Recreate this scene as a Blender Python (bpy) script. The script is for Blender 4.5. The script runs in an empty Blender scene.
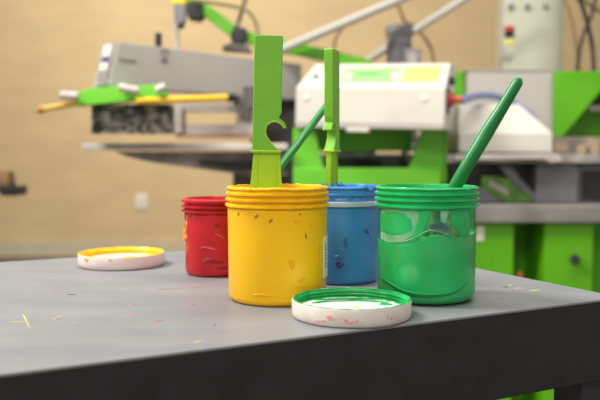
import bpy, bmesh, math, random
from mathutils import Vector, Matrix, noise
random.seed(7)
SC = bpy.context.scene
COL = SC.collection

# ------------------------------------------------------------ camera
FPX = 773.0
PITCH = math.radians(3.55)
CAMZ = 0.948
cam = bpy.data.cameras.new('camera')
cam.lens = FPX / 600 * 36
cam.sensor_width = 36
cam.clip_start = 0.02
cam.dof.use_dof = True
cam.dof.focus_distance = 0.76
cam.dof.aperture_fstop = 5.6
co = bpy.data.objects.new('camera', cam)
co.location = (0, 0, CAMZ)
co.rotation_euler = (math.pi / 2 - PITCH, 0, 0)
COL.objects.link(co)
SC.camera = co

# ------------------------------------------------------------ world, lamps, exposure
w = bpy.data.worlds.new('world')
SC.world = w
w.use_nodes = True
w.node_tree.nodes['Background'].inputs[0].default_value = (1.0, 0.97, 0.93, 1)
w.node_tree.nodes['Background'].inputs[1].default_value = 0.50
def area(name, loc, target, sx, sy, power, col=(1, 0.96, 0.9)):
    l = bpy.data.lights.new(name, 'AREA')
    l.shape = 'RECTANGLE'; l.size = sx; l.size_y = sy; l.energy = power; l.color = col
    o = bpy.data.objects.new(name, l)
    o.location = loc
    o.rotation_euler = (Vector(target) - Vector(loc)).to_track_quat('-Z', 'Y').to_euler()
    COL.objects.link(o)
    return o
area('ceiling_light_left', (-1.5, 1.0, 2.9), (0.1, 0.85, 0.8), 0.45, 0.9, 92)
area('ceiling_light_far', (-1.0, 4.6, 2.9), (-0.5, 7.0, 1.2), 3.0, 0.6, 76)
area('ceiling_light_press', (0.4, 1.6, 2.9), (0.3, 2.6, 0.9), 2.0, 0.5, 34)
area('fill_light_near', (-0.7, -1.3, 2.9), (0.0, 0.8, 0.85), 1.3, 0.5, 36)  # added fill lamp behind the camera, brightens the foreground
SC.view_settings.view_transform = 'Standard'
SC.view_settings.look = 'None'
SC.view_settings.gamma = 1
SC.view_settings.exposure = 0.0
SC.view_settings.use_curve_mapping = False
SC.cycles.use_denoising = True

# ------------------------------------------------------------ helpers
def P(px, py, Y):
    u = (px - 300) / FPX; v = (200 - py) / FPX
    d = Vector((u, math.cos(PITCH) + v * math.sin(PITCH), -math.sin(PITCH) + v * math.cos(PITCH)))
    return Vector((0, 0, CAMZ)) + d * (Y / d.y)
TZ = 0.80
def T(px, py, z=TZ):
    u = (px - 300) / FPX; v = (200 - py) / FPX
    d = Vector((u, math.cos(PITCH) + v * math.sin(PITCH), -math.sin(PITCH) + v * math.cos(PITCH)))
    return Vector((0, 0, CAMZ)) + d * ((z - CAMZ) / d.z)

def s2l(c):
    c = c / 255.0
    return c / 12.92 if c <= 0.04045 else ((c + 0.055) / 1.055) ** 2.4
def rgb(r, g, b): return (s2l(r), s2l(g), s2l(b), 1)

def mat(name, c, rough=0.5, metal=0.0, var=0.0, scale=20.0, c2=None, bump=0.0, bscale=None, spec=0.5,
        stretch=(1, 1, 1), coat=0.0, sss=0.0, detail=4.0, lo=0.35, hi=0.65):
    m = bpy.data.materials.new(name); m.use_nodes = True
    nt = m.node_tree; b = nt.nodes['Principled BSDF']
    b.inputs['Roughness'].default_value = rough
    b.inputs['Metallic'].default_value = metal
    b.inputs['Specular IOR Level'].default_value = spec
    b.inputs['Coat Weight'].default_value = coat
    if sss:
        b.inputs['Subsurface Weight'].default_value = sss
        b.inputs['Subsurface Radius'].default_value = (c[0] + .1, c[1] + .1, c[2] + .1)
        b.inputs['Subsurface Scale'].default_value = 0.004
    tc = nt.nodes.new('ShaderNodeTexCoord')
    mp = nt.nodes.new('ShaderNodeMapping'); mp.inputs['Scale'].default_value = stretch
    nt.links.new(tc.outputs['Object'], mp.inputs['Vector'])
    if c2 is None:
        k = 1 - var
        c2 = (c[0] * k, c[1] * k, c[2] * k, 1)
    n = nt.nodes.new('ShaderNodeTexNoise')
    n.inputs['Scale'].default_value = scale; n.inputs['Detail'].default_value = detail
    nt.links.new(mp.outputs[0], n.inputs['Vector'])
    r = nt.nodes.new('ShaderNodeValToRGB')
    r.color_ramp.elements[0].position = lo; r.color_ramp.elements[0].color = c2
    r.color_ramp.elements[1].position = hi; r.color_ramp.elements[1].color = c
    nt.links.new(n.outputs['Fac'], r.inputs['Fac'])
    nt.links.new(r.outputs[0], b.inputs['Base Color'])
    if bump:
        n2 = nt.nodes.new('ShaderNodeTexNoise'); n2.inputs['Scale'].default_value = bscale or scale * 3
        n2.inputs['Detail'].default_value = 3
        nt.links.new(mp.outputs[0], n2.inputs['Vector'])
        bp = nt.nodes.new('ShaderNodeBump'); bp.inputs['Strength'].default_value = bump
        bp.inputs['Distance'].default_value = 0.002
        nt.links.new(n2.outputs['Fac'], bp.inputs['Height'])
        nt.links.new(bp.outputs[0], b.inputs['Normal'])
    return m

M = {}
M['wall'] = mat('plywood_wall', rgb(212, 185, 138), 0.75, var=0.10, scale=2.2, stretch=(1, 1, 3), detail=6)
M['baseboard'] = mat('pale_board', rgb(205, 190, 160), 0.7, var=0.1, scale=3)
M['floor'] = mat('concrete_floor', rgb(120, 108, 92), 0.6, var=0.25, scale=2)
M['table'] = mat('grey_laminate', rgb(133, 135, 138), 0.42, c2=rgb(123, 125, 129), scale=9, stretch=(1, 2.5, 1), detail=8, bump=0.05, bscale=90, spec=0.45)
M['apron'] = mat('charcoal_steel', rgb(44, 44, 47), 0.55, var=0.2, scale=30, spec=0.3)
M['leg'] = mat('dark_blue_grey_steel', rgb(52, 52, 58), 0.5, var=0.2, scale=30, spec=0.3)
M['yellow'] = mat('yellow_ink_plastic', rgb(250, 196, 4), 0.33, c2=rgb(244, 184, 2), scale=14, sss=0.0, spec=0.4)
M['yellow_ink'] = mat('wet_yellow_ink', rgb(250, 200, 10), 0.3, c2=rgb(240, 170, 0), scale=60, bump=0.5, bscale=150)
M['red'] = mat('red_ink_plastic', rgb(206, 24, 32), 0.33, c2=rgb(180, 16, 26), scale=30)
M['red_ink'] = mat('wet_red_ink', rgb(222, 34, 40), 0.28, c2=rgb(190, 14, 24), scale=60, bump=0.5, bscale=150)
M['blue'] = mat('blue_ink_plastic', rgb(70, 146, 210), 0.35, c2=rgb(60, 132, 196), scale=30)
M['blue_ink'] = mat('wet_blue_ink', rgb(50, 128, 214), 0.3, c2=rgb(30, 95, 180), scale=60, bump=0.5, bscale=150)
M['green'] = mat('green_ink', rgb(14, 188, 100), 0.34, c2=rgb(8, 172, 86), scale=25, bump=0.06, bscale=60, spec=0.6)
M['green_ink'] = mat('wet_green_ink', rgb(6, 162, 76), 0.25, c2=rgb(0, 118, 50), scale=60, bump=0.6, bscale=140)
M['green_dark'] = mat('deep_green_ink', rgb(0, 112, 54), 0.3, var=0.2, scale=40)
M['green_pale'] = mat('thin_green_ink_film', rgb(156, 208, 172), 0.3, c2=rgb(90, 184, 124), scale=45, spec=0.6)
M['green_olive'] = mat('patchy_olive_ink', rgb(96, 168, 92), 0.35, c2=rgb(20, 110, 60), scale=120)
M['green_grey'] = mat('dark_hollow_ink', rgb(44, 96, 84), 0.3, c2=rgb(80, 120, 116), scale=170)
M['stick'] = mat('dark_green_handle', rgb(30, 136, 66), 0.35, c2=rgb(24, 124, 56), scale=30, spec=0.5)
M['lime'] = mat('lime_green_plastic', rgb(124, 192, 52), 0.38, c2=rgb(116, 184, 46), scale=30, bump=0.05, bscale=300)
M['lime_light'] = mat('pale_lime_plastic', rgb(158, 208, 30), 0.38, c2=rgb(146, 198, 26), scale=30)
M['lid'] = mat('white_lid_plastic', rgb(226, 220, 212), 0.42, c2=rgb(214, 200, 186), scale=45)
M['lid_pink'] = mat('white_lid_plastic_pinkish', rgb(232, 214, 208), 0.42, c2=rgb(224, 204, 200), scale=45)
M['lid_floor'] = mat('smeared_white_lid_floor', rgb(244, 242, 232), 0.4, c2=rgb(214, 232, 216), scale=60)
M['lid_green'] = mat('green_ink_coat', rgb(40, 186, 100), 0.3, c2=rgb(16, 150, 70), scale=70, bump=0.3)
M['lid_yellow'] = mat('yellow_ink_coat', rgb(252, 212, 20), 0.3, c2=rgb(250, 190, 0), scale=60, bump=0.3)
M['white_ring'] = mat('white_ring_plastic', rgb(196, 208, 220), 0.4, var=0.1)
M['label'] = mat('paper_label', rgb(222, 226, 208), 0.6, var=0.05)
M['text'] = mat('dark_print', rgb(70, 80, 80), 0.6)
M['stain_dark'] = mat('dark_ink_spot', rgb(176, 124, 16), 0.5, var=0.3, scale=200)
M['stain_orange'] = mat('orange_ink_spot', rgb(246, 172, 2), 0.5, var=0.1, scale=200)
M['stain_pink'] = mat('pink_ink_spot', rgb(226, 130, 124), 0.5, c2=rgb(226, 190, 180), scale=150)
M['stain_red'] = mat('red_ink_mark', rgb(214, 92, 98), 0.5, c2=rgb(176, 130, 130), scale=160)
M['stain_purple'] = mat('purple_ink_mark', rgb(70, 50, 120), 0.5, var=0.2, scale=160)
M['stain_navy'] = mat('faint_navy_smear', rgb(58, 128, 188), 0.5, var=0.2, scale=160)
M['stain_lime'] = mat('yellow_green_mark', rgb(196, 198, 96), 0.5, c2=rgb(160, 164, 130), scale=160)
M['stain_maroon'] = mat('maroon_smear', rgb(160, 14, 26), 0.5, var=0.3, scale=160)
M['blob_orange'] = mat('orange_ink_glob', rgb(250, 130, 60), 0.3, c2=rgb(250, 170, 90), scale=150)
M['blob_pink'] = mat('pale_ink_glob', rgb(226, 90, 84), 0.3, c2=rgb(230, 130, 110), scale=150)
M['grey_panel'] = mat('light_grey_enamel', rgb(186, 180, 172), 0.5, c2=rgb(174, 168, 160), scale=3)
M['white_enamel'] = mat('off_white_enamel', rgb(216, 212, 200), 0.45, c2=rgb(207, 202, 189), scale=6)
M['greybox'] = mat('pale_grey_box_enamel', rgb(188, 182, 174), 0.5, var=.04, scale=4)
M['cream'] = mat('cream_enamel', rgb(202, 202, 182), 0.5, c2=rgb(192, 193, 170), scale=4)
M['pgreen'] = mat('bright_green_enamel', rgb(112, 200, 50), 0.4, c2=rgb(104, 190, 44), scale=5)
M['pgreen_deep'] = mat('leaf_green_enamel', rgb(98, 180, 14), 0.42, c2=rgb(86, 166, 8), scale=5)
M['black'] = mat('black_rubber', rgb(34, 33, 34), 0.5, var=0.3)
M['darkmetal'] = mat('stained_dark_metal', rgb(96, 92, 88), 0.55, c2=rgb(52, 50, 50), scale=14)
M['spotty'] = mat('ink_spattered_metal', rgb(158, 150, 136), 0.55, c2=rgb(36, 34, 32), scale=38, detail=3, lo=0.42, hi=0.62)
M['midgrey'] = mat('mid_grey_metal', rgb(112, 112, 114), 0.5, var=0.15, scale=5)
M['silver'] = mat('brushed_aluminium', rgb(190, 186, 180), 0.4, metal=0.3, c2=rgb(150, 144, 138), scale=20)
M['pink_edge'] = mat('stained_pallet_edge', rgb(196, 140, 118), 0.6, c2=rgb(170, 150, 136), scale=8)
M['pallet'] = mat('grey_pallet', rgb(204, 196, 188), 0.5, c2=rgb(178, 170, 162), scale=10)
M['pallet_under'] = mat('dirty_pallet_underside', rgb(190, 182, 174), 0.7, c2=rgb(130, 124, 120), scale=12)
M['pipe'] = mat('pale_grey_pipe', rgb(186, 182, 170), 0.45, var=0.05)
M['motor'] = mat('grey_motor_casting', rgb(132, 130, 130), 0.5, c2=rgb(112, 110, 112), scale=14)
M['redplug'] = mat('red_plastic', rgb(206, 66, 58), 0.4, var=0.1)
M['bluehose'] = mat('blue_air_hose', rgb(128, 140, 190), 0.4, var=0.1)
M['rod_yellow'] = mat('yellow_squeegee_bar', rgb(250, 202, 40), 0.4, var=0.05)
M['rod_tan'] = mat('tan_squeegee_bar', rgb(214, 170, 70), 0.45, var=0.1)
M['scr_green'] = mat('mint_display_film', rgb(140, 232, 118), 0.35, c2=rgb(160, 236, 140), scale=30)
M['scr_yellow'] = mat('yellow_sticker', rgb(246, 236, 110), 0.45, c2=rgb(240, 226, 120), scale=60)
M['scr_dark'] = mat('green_print', rgb(60, 140, 66), 0.5)
M['hose_olive'] = mat('olive_hose', rgb(110, 108, 60), 0.5)
M['brown'] = mat('brown_paper_roll', rgb(150, 116, 76), 0.7, c2=rgb(100, 78, 54), scale=12)
M['eco'] = mat('green_pressed_panel', rgb(100, 150, 50), 0.5, c2=rgb(76, 116, 40), scale=20)
M['speck'] = mat('speckled_tray', rgb(168, 150, 128), 0.6, c2=rgb(104, 98, 92), scale=26)
M['worktop'] = mat('worn_grey_steel', rgb(146, 142, 136), 0.5, c2=rgb(120, 116, 112), scale=8)
M['wood_tan'] = mat('tan_wood_block', rgb(176, 154, 122), 0.6, var=0.1)
M['socket'] = mat('socket_plastic', rgb(232, 226, 212), 0.4)
M['yellow_tool'] = mat('yellow_cap_plastic', rgb(220, 200, 40), 0.45)
M['screw'] = mat('bright_screw', rgb(240, 238, 230), 0.3, metal=0.2)

# hazy see-through pot wall
hz = bpy.data.materials.new('clear_pot_plastic'); hz.use_nodes = True
_nt = hz.node_tree; _nt.nodes.remove(_nt.nodes['Principled BSDF'])
_tr = _nt.nodes.new('ShaderNodeBsdfTransparent'); _tr.inputs[0].default_value = (0.97, 0.99, 0.97, 1)
_gl = _nt.nodes.new('ShaderNodeBsdfGlossy'); _gl.inputs['Roughness'].default_value = 0.12
_lw = _nt.nodes.new('ShaderNodeLayerWeight'); _lw.inputs['Blend'].default_value = 0.3
_fr = _nt.nodes.new('ShaderNodeMapRange'); _fr.inputs['To Min'].default_value = 0.02; _fr.inputs['To Max'].default_value = 0.12
_nt.links.new(_lw.outputs['Facing'], _fr.inputs['Value'])
_mx = _nt.nodes.new('ShaderNodeMixShader')
_nt.links.new(_fr.outputs[0], _mx.inputs[0]); _nt.links.new(_tr.outputs[0], _mx.inputs[1]); _nt.links.new(_gl.outputs[0], _mx.inputs[2])
_nt.links.new(_mx.outputs[0], _nt.nodes['Material Output'].inputs[0])
M['haze'] = hz

def finish(bm, ang=40):
    bmesh.ops.recalc_face_normals(bm, faces=bm.faces[:])

def part(name, bm, m, parent=None, label=None, ang=35, smooth=True, mats=None):
    """geometry in bm is in world coordinates; stored relative to the parent"""
    finish(bm)
    me = bpy.data.meshes.new(name)
    o = bpy.data.objects.new(name, me)
    off = Vector((0, 0, 0))
    p = parent
    while p is not None:
        off += p.location; p = p.parent
    if parent is None:
        # origin at the base centre
        xs = [v.co for v in bm.verts]
        c = Vector((sum(v.x for v in xs) / len(xs), sum(v.y for v in xs) / len(xs), min(v.z for v in xs)))
        o.location = c; off = c
    for v in bm.verts: v.co -= off
    bm.to_mesh(me); bm.free()
    if smooth:
        me.shade_smooth(); me.set_sharp_from_angle(angle=math.radians(ang))
    for mm in (mats or [m]): me.materials.append(M[mm] if isinstance(mm, str) else mm)
    if smooth and (len(me.vertices) < 400 or name == 'handle'):
        wm = o.modifiers.new('weighted', 'WEIGHTED_NORMAL'); wm.keep_sharp = True
    COL.objects.link(o)
    if parent is not None: o.parent = parent
    if label: o['label'] = label
    return o

def thing(name, loc, label, cat, group=None):
    o = bpy.data.objects.new(name, None); COL.objects.link(o)
    o.empty_display_size = 0.05
    o.location = loc; o['label'] = label; o['category'] = cat
    if group: o['group'] = group
    return o
def tag(o, label, cat, group=None):
    o['label'] = label; o['category'] = cat
    if group: o['group'] = group
    return o
def struct(name, bm, m, parent=None):
    o = part(name, bm, m, parent)
    o['kind'] = 'structure'
    return o

def bevel_all(bm, w, seg=2, ang=30):
    es = [e for e in bm.edges if len(e.link_faces) == 2 and e.calc_face_angle(0) > math.radians(ang)]
    if w > 0 and es:
        bmesh.ops.bevel(bm, geom=es, offset=w, segments=seg, profile=0.5, affect='EDGES', clamp_overlap=True)

def join(dst, src):
    tmp = bpy.data.meshes.new('t'); src.to_mesh(tmp); src.free()
    dst.from_mesh(tmp); bpy.data.meshes.remove(tmp)
    return dst

def hexa(c8, bev=0.0, seg=2, into=None):
    """c8: 4 points of one face then the 4 matching points of the opposite face"""
    bm = bmesh.new()
    v = [bm.verts.new(Vector(c)) for c in c8]
    for f in ((0, 1, 2, 3), (7, 6, 5, 4), (0, 4, 5, 1), (1, 5, 6, 2), (2, 6, 7, 3), (3, 7, 4, 0)):
        bm.faces.new([v[i] for i in f])
    finish(bm)
    bevel_all(bm, bev, seg)
    return join(into, bm) if into else bm

def box(x0, x1, y0, y1, z0, z1, bev=0.0, mtx=None, into=None, seg=2):
    pts = [(x0, y0, z0), (x1, y0, z0), (x1, y0, z1), (x0, y0, z1), (x0, y1, z0), (x1, y1, z0), (x1, y1, z1), (x0, y1, z1)]
    if mtx is not None: pts = [mtx @ Vector(p) for p in pts]
    return hexa(pts, bev, seg, into)

def pbox(px0, py0, px1, py1, Y, depth, bev=0.003, into=None):
    """upright box whose front face, at distance Y, spans the given picture rectangle"""
    a = P(px0, py0, Y); b = P(px1, py1, Y)
    return box(a.x, b.x, Y, Y + depth, b.z, a.z, bev, into=into)

def pprism(pts, Y, depth, bev=0.003, into=None, seg=2):
    """outline at distance Y (picture points) given a real thickness towards the back"""
    bm = bmesh.new()
    f = [bm.verts.new(P(x, y, Y)) for x, y in pts]
    for v in f: v.co.y = Y
    bk = [bm.verts.new(v.co + Vector((0, depth, 0))) for v in f]
    bm.faces.new(f); bm.faces.new(bk[::-1])
    n = len(f)
    for i in range(n): bm.faces.new((f[i], bk[i], bk[(i + 1) % n], f[(i + 1) % n]))
    finish(bm); bevel_all(bm, bev, seg, 20)
    return join(into, bm) if into else bm

def tube(pts, r, seg=10, into=None, rs=None, closed_ends=True, flat=1.0, up=None):
    pts = [Vector(p) for p in pts]
    bm = bmesh.new(); rings = []
    prev = None
    for i, p in enumerate(pts):
        t = (pts[min(i + 1, len(pts) - 1)] - pts[max(i - 1, 0)]).normalized()
        if prev is None:
            a = Vector(up) if up else (Vector((0, 0, 1)) if abs(t.z) < 0.9 else Vector((1, 0, 0)))
            n = (a - t * a.dot(t)).normalized()
        else:
            n = (prev - t * prev.dot(t)).normalized()
        prev = n
        b = t.cross(n)
        rr = rs[i] if rs else r
        rings.append([bm.verts.new(p + n * math.cos(2 * math.pi * k / seg) * rr * flat + b * math.sin(2 * math.pi * k / seg) * rr) for k in range(seg)])
    for i in range(len(rings) - 1):
        for k in range(seg):
            bm.faces.new((rings[i][k], rings[i][(k + 1) % seg], rings[i + 1][(k + 1) % seg], rings[i + 1][k]))
    if closed_ends:
        bm.faces.new(rings[0][::-1]); bm.faces.new(rings[-1])
    finish(bm)
    return join(into, bm) if into else bm

def curve_pts(ctrl, n=8):
    """Catmull-Rom through the control points"""
    c = [Vector(p) for p in ctrl]; c = [c[0]] + c + [c[-1]]
    out = []
    for i in range(1, len(c) - 2):
        for k in range(n):
            t = k / n
            out.append(0.5 * ((2 * c[i]) + (c[i + 1] - c[i - 1]) * t + (2 * c[i - 1] - 5 * c[i] + 4 * c[i + 1] - c[i + 2]) * t * t + (3 * c[i] - c[i - 1] - 3 * c[i + 1] + c[i + 2]) * t ** 3))
    out.append(c[-2])
    return out

def lathe(prof, cx, cy, z0, seg=96, fn=None, close=True, into=None):
    """prof: list of (r, z); fn(r, z, angle, i) -> (r, z). r=0 ends are welded."""
    bm = bmesh.new(); rings = []
    for i, (r, z) in enumerate(prof):
        if r <= 1e-6:
            rings.append([bm.verts.new((cx, cy, z0 + z))]); continue
        ring = []
        for k in range(seg):
            a = 2 * math.pi * k / seg
            rr, zz = (r, z) if fn is None else fn(r, z, a, i)
            ring.append(bm.verts.new((cx + rr * math.cos(a), cy + rr * math.sin(a), z0 + zz)))
        rings.append(ring)
    for i in range(len(rings) - 1):
        A, B = rings[i], rings[i + 1]
        for k in range(seg):
            k2 = (k + 1) % seg
            if len(A) == 1 and len(B) == 1: continue
            if len(A) == 1: bm.faces.new((A[0], B[k2], B[k]))
            elif len(B) == 1: bm.faces.new((A[k], A[k2], B[0]))
            else: bm.faces.new((A[k], A[k2], B[k2], B[k]))
    finish(bm)
    return join(into, bm) if into else bm

def cyl(p0, p1, r, seg=24, bev=0.0, into=None):
    bm = tube([p0, p1], r, seg)
    bevel_all(bm, bev, 2, 50)
    return join(into, bm) if into else bm

def shell_patch(cx, cy, R, z0, outline, th=0.0004, into=None, seg=None):
    """outline: [(angle_rad, z)] blob lying on a cylinder wall, real thickness th"""
    bm = bmesh.new()
    n = len(outline)
    ca = sum(a for a, z in outline) / n; cz = sum(z for a, z in outline) / n
    def pt(a, z, r): return Vector((cx + r * math.cos(a), cy + r * math.sin(a), z0 + z))
    # concentric loops so that the patch follows the curvature
    L = 5
    loops = []
    for j in range(1, L + 1):
        f = j / L
        rr = R + th * (1 - max(0, (f - 0.8)) * 4.0)
        loops.append([bm.verts.new(pt(ca + (a - ca) * f, cz + (z - cz) * f, rr if j < L else R - 0.0003)) for a, z in outline])
    c = bm.verts.new(pt(ca, cz, R + th))
    for k in range(n):
        bm.faces.new((c, loops[0][k], loops[0][(k + 1) % n]))
        for j in range(L - 1):
            bm.faces.new((loops[j][k], loops[j + 1][k], loops[j + 1][(k + 1) % n], loops[j][(k + 1) % n]))
    return join(into, bm) if into else bm

def blob(ca, cz, ra, rz, R, n=18, jag=0.3, seed=0, rot=0.0):
    """irregular outline in (angle, z); ra and rz in metres"""
    rnd = random.Random(seed); out = []
    ph = [rnd.uniform(0, 6.28) for _ in range(4)]
    for k in range(n):
        t = 2 * math.pi * k / n
        s = 1 + jag * (math.sin(2 * t + ph[0]) * .5 + math.sin(3 * t + ph[1]) * .4 + math.sin(5 * t + ph[2]) * .3)
        x, y = ra * s * math.cos(t), rz * s * math.sin(t)
        x, y = x * math.cos(rot) - y * math.sin(rot), x * math.sin(rot) + y * math.cos(rot)
        out.append((ca + x / R, cz + y))
    return out

def flat_blob(c, rx, ry, rot, z, n=16, jag=0.35, seed=0, th=0.0003, into=None):
    rnd = random.Random(seed); bm = bmesh.new()
    ph = [rnd.uniform(0, 6.28) for _ in range(4)]
    lo, hi = [], []
    for k in range(n):
        t = 2 * math.pi * k / n
        s = 1 + jag * (math.sin(2 * t + ph[0]) * .5 + math.sin(3 * t + ph[1]) * .4 + math.sin(5 * t + ph[2]) * .3)
        x, y = rx * s * math.cos(t), ry * s * math.sin(t)
        X = c[0] + x * math.cos(rot) - y * math.sin(rot); Y = c[1] + x * math.sin(rot) + y * math.cos(rot)
        lo.append(bm.verts.new((X, Y, z - 0.0002)))
        hi.append(bm.verts.new((c[0] + (X - c[0]) * .93, c[1] + (Y - c[1]) * .93, z + th)))
    bm.faces.new(hi)
    for k in range(n): bm.faces.new((lo[k], lo[(k + 1) % n], hi[(k + 1) % n], hi[k]))
    return join(into, bm) if into else bm

# ------------------------------------------------------------ room
WY = 7.0
struct('floor', box(-6, 6, -2.5, WY + 0.1, -0.05, 0.0), 'floor')
struct('wall_back', box(-6, 6, WY, WY + 0.12, 0.0, 3.2), 'wall')
struct('baseboard_back', box(-6, 6, WY - 0.03, WY - 0.001, 0.0, 0.145, 0.004), 'baseboard')

# ------------------------------------------------------------ table
C = T(621.5, 297.0)
back = T(338, 241.3)
left = T(0, 374.0)
e1 = (C - left); e1.z = 0; e1.normalize()            # along the front edge, towards the right
e2 = Vector((-e1.y, e1.x, 0))                         # towards the back
depth_t = (back - C).dot(e2)
LEN = 1.15
O = Vector((C.x, C.y, 0))
def tb(a, b, z): return O - e1 * a + e2 * b + Vector((0, 0, z))   # a: from the right corner leftwards, b: depth
def tbox(a0, a1, b0, b1, z0, z1, bev=0.0, into=None, seg=3):
    return hexa([tb(a0, b0, z0), tb(a1, b0, z0), tb(a1, b0, z1), tb(a0, b0, z1), tb(a0, b1, z0), tb(a1, b1, z0), tb(a1, b1, z1), tb(a0, b1, z1)], bev, seg, into)
tab = thing('work_table', tb(LEN / 2, depth_t / 2, 0), 'grey metal work table with dark apron under the ink pots', 'table')
part('tabletop', tbox(0, LEN, 0, depth_t, TZ - 0.003, TZ, 0.0012, seg=3), 'table', tab, 'grey scratched top')
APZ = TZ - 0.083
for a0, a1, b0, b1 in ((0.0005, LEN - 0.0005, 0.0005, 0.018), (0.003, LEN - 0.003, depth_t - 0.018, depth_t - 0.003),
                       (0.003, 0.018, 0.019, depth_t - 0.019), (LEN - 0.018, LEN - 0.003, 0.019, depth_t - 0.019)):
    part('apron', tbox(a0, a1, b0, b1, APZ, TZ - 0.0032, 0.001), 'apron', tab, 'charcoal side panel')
for a0, b0 in ((0.006, 0.006), (LEN - 0.046, 0.006), (0.006, depth_t - 0.046), (LEN - 0.046, depth_t - 0.046)):
    lg = part('leg', tbox(a0, a0 + 0.04, b0, b0 + 0.04, 0.004, APZ - 0.0005, 0.003), 'leg', tab)
    part('foot', tbox(a0 + 0.005, a0 + 0.035, b0 + 0.005, b0 + 0.035, 0.0, 0.004), 'black', lg)
# ink marks on the table top
def streak(px0, py0, px1, py1, wd, seed, into=None):
    a = T(px0, py0); b = T(px1, py1); d = b - a
    return flat_blob(((a.x + b.x) / 2, (a.y + b.y) / 2), d.length / 2, wd, math.atan2(d.y, d.x), TZ, seed=seed, jag=0.3, into=into)
for nm, mm, lst in (
    ('red_ink_mark', 'stain_red', [(161, 289.5, 186, 287.8, .0011, 1), (187, 288, 212, 286.5, .0008, 2), (212, 286.5, 228, 287.5, .0005, 21), (156, 321, 163, 320, .0012, 3), (129, 316, 133, 314, .0015, 4), (134, 305, 136, 304, .001, 5), (190, 305, 196, 304, .0008, 6), (519, 304.5, 523, 304, .001, 6)]),
    ('yellow_ink_mark', 'stain_lime', [(194, 343, 202, 341, .0015, 7), (10, 322, 26, 322, .0016, 8), (52, 320, 62, 316, .0012, 9), (22, 313, 30, 328, .0008, 10), (530, 291, 540, 290, .003, 11), (515, 289, 522, 288, .003, 12), (98, 300, 104, 299, .001, 14), (508, 286, 512, 285, .002, 15)]),
    ('dark_chip', 'black', [(67, 294.5, 75, 294.5, .0009, 16), (503, 287, 508, 287, .0009, 17), (214, 325, 216, 325, .0008, 18)])):
    for q in lst: part(nm, streak(*q), mm, tab)
for k in range(14):
    x = random.uniform(10, 270); y = random.uniform(285, 350)
    part('pale_scratch', streak(x, y, x + random.uniform(1, 3), y + random.uniform(-.6, .6), 0.0006, 30 + k), 'pallet', tab)

# ------------------------------------------------------------ pots
def rnoise(a, z, s=1.0, seed=0.0):
    return noise.noise(Vector((math.cos(a) * 2.5 * s, math.sin(a) * 2.5 * s, z * 90 + seed)))

def pot_profile(R, H, rings, neck):
    p = [(0, 0.0015), (R * .86, 0.0015), (R * .88, 0.0), (R - 0.006, 0.0), (R - 0.0035, 0.0008), (R - 0.0015, 0.003), (R - 0.0006, 0.006), (R - 0.0004, H * .5)]
    zb = H - neck
    p += [(R, zb - 0.002), (R + 0.0002, zb)]
    p += [(R - 0.0008, zb + 0.0008)]
    for z, dz, dr in rings:
        p += [(R - 0.0008, z - dz), (R + dr, z - dz * .45), (R + dr, z + dz * .45), (R - 0.0008, z + dz)]
    p += [(R - 0.0008, H - 0.001), (R - 0.0014, H), (R - 0.0026, H), (R - 0.0032, H - 0.001), (R - 0.0032, H - 0.03), (R - 0.0032, 0.004), (0, 0.004)]
    return p

def drip_fn(R, H, neck, amp, seed):
    def fn(r, z, a, i):
        if z > H - neck and r > R - 0.004:
            n = rnoise(a, z, 2.2, seed) * amp + rnoise(a, z * .4, 7, seed + 5) * amp * .5
            return r + n, z + (rnoise(a, 0.3, 5, seed + 9) * amp * .8 if z > H - 0.0045 else 0)
        return r, z
    return fn

def ink_surface(cx, cy, z0, R, zc, amp, seed, seg=72, rr=10):
    prof = [(0, 0)] + [(R * k / rr, 0) for k in range(1, rr + 1)]
    def fn(r, z, a, i):
        v = Vector((r * math.cos(a) * 60, r * math.sin(a) * 60, seed))
        edge = (r / R) ** 4
        return r, amp * noise.noise(v) + amp * .8 * noise.noise(v * 2.7) + edge * amp * 1.2
    return lathe(prof, cx, cy, z0 + zc, seg, fn)

def place(px, Y):
    return Vector(((px - 300) / FPX * (Y * math.cos(PITCH) + .148 * math.sin(PITCH)), Y, TZ))

# yellow pot
YP = place(277.6, 0.777); YR, YH = 0.0500, 0.1142
yp = thing('ink_pot', YP, 'yellow plastic ink pot with ridged neck, a lime spatula standing in it', 'pot', 'pots of screen printing ink')
rings = [(YH - 0.0185, .0022, .0022), (YH - 0.0125, .002, .0020), (YH - 0.0068, .002, .0018), (YH - 0.0018, .0012, .0010)]
part('body', lathe(pot_profile(YR, YH, rings, 0.022), YP.x, YP.y, TZ, 128, drip_fn(YR, YH, 0.022, 0.0012, 3)), 'yellow', yp, ang=50)
part('ink', ink_surface(YP.x, YP.y, TZ, YR - 0.0031, YH - 0.009, 0.0022, 4.0), 'yellow_ink', yp, ang=80)
bm = bmesh.new()
front = -math.pi / 2
def ang_at(pp, R, px, Y): # angle on the pot wall that shows at picture column px
    x = (px - 300) / FPX * Y - pp.x
    return -math.acos(max(-.98, min(.98, x / R)))
for i, (px, zz, ra, rz, rt) in enumerate([(238, .0885, .0020, .0014, .3), (257, .087, .0022, .0014, .5), (271, .083, .0014, .0022, -.4), (306, .068, .0008, .0036, .35), (300, .089, .001, .001, 0)]):
    part('dark_ink_spot', shell_patch(YP.x, YP.y, YR, TZ, blob(ang_at(YP, YR, px, .74), zz, ra, rz, YR, seed=i, jag=.6, rot=rt), 0.0004), 'stain_dark', yp)
for i, (px, zz, ra, rz) in enumerate([(310, .078, .002, .0026), (296, .082, .003, .002), (292, .042, .0035, .004), (302, .026, .004, .002), (322, .1, .002, .003), (245, .095, .002, .002), (318, .05, .001, .012), (262, .012, .008, .001)]):
    part('orange_ink_spot', shell_patch(YP.x, YP.y, YR, TZ, blob(ang_at(YP, YR, px, .74), zz, ra, rz, YR, seed=40 + i, jag=.4), 0.0004), 'stain_orange', yp)
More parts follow.
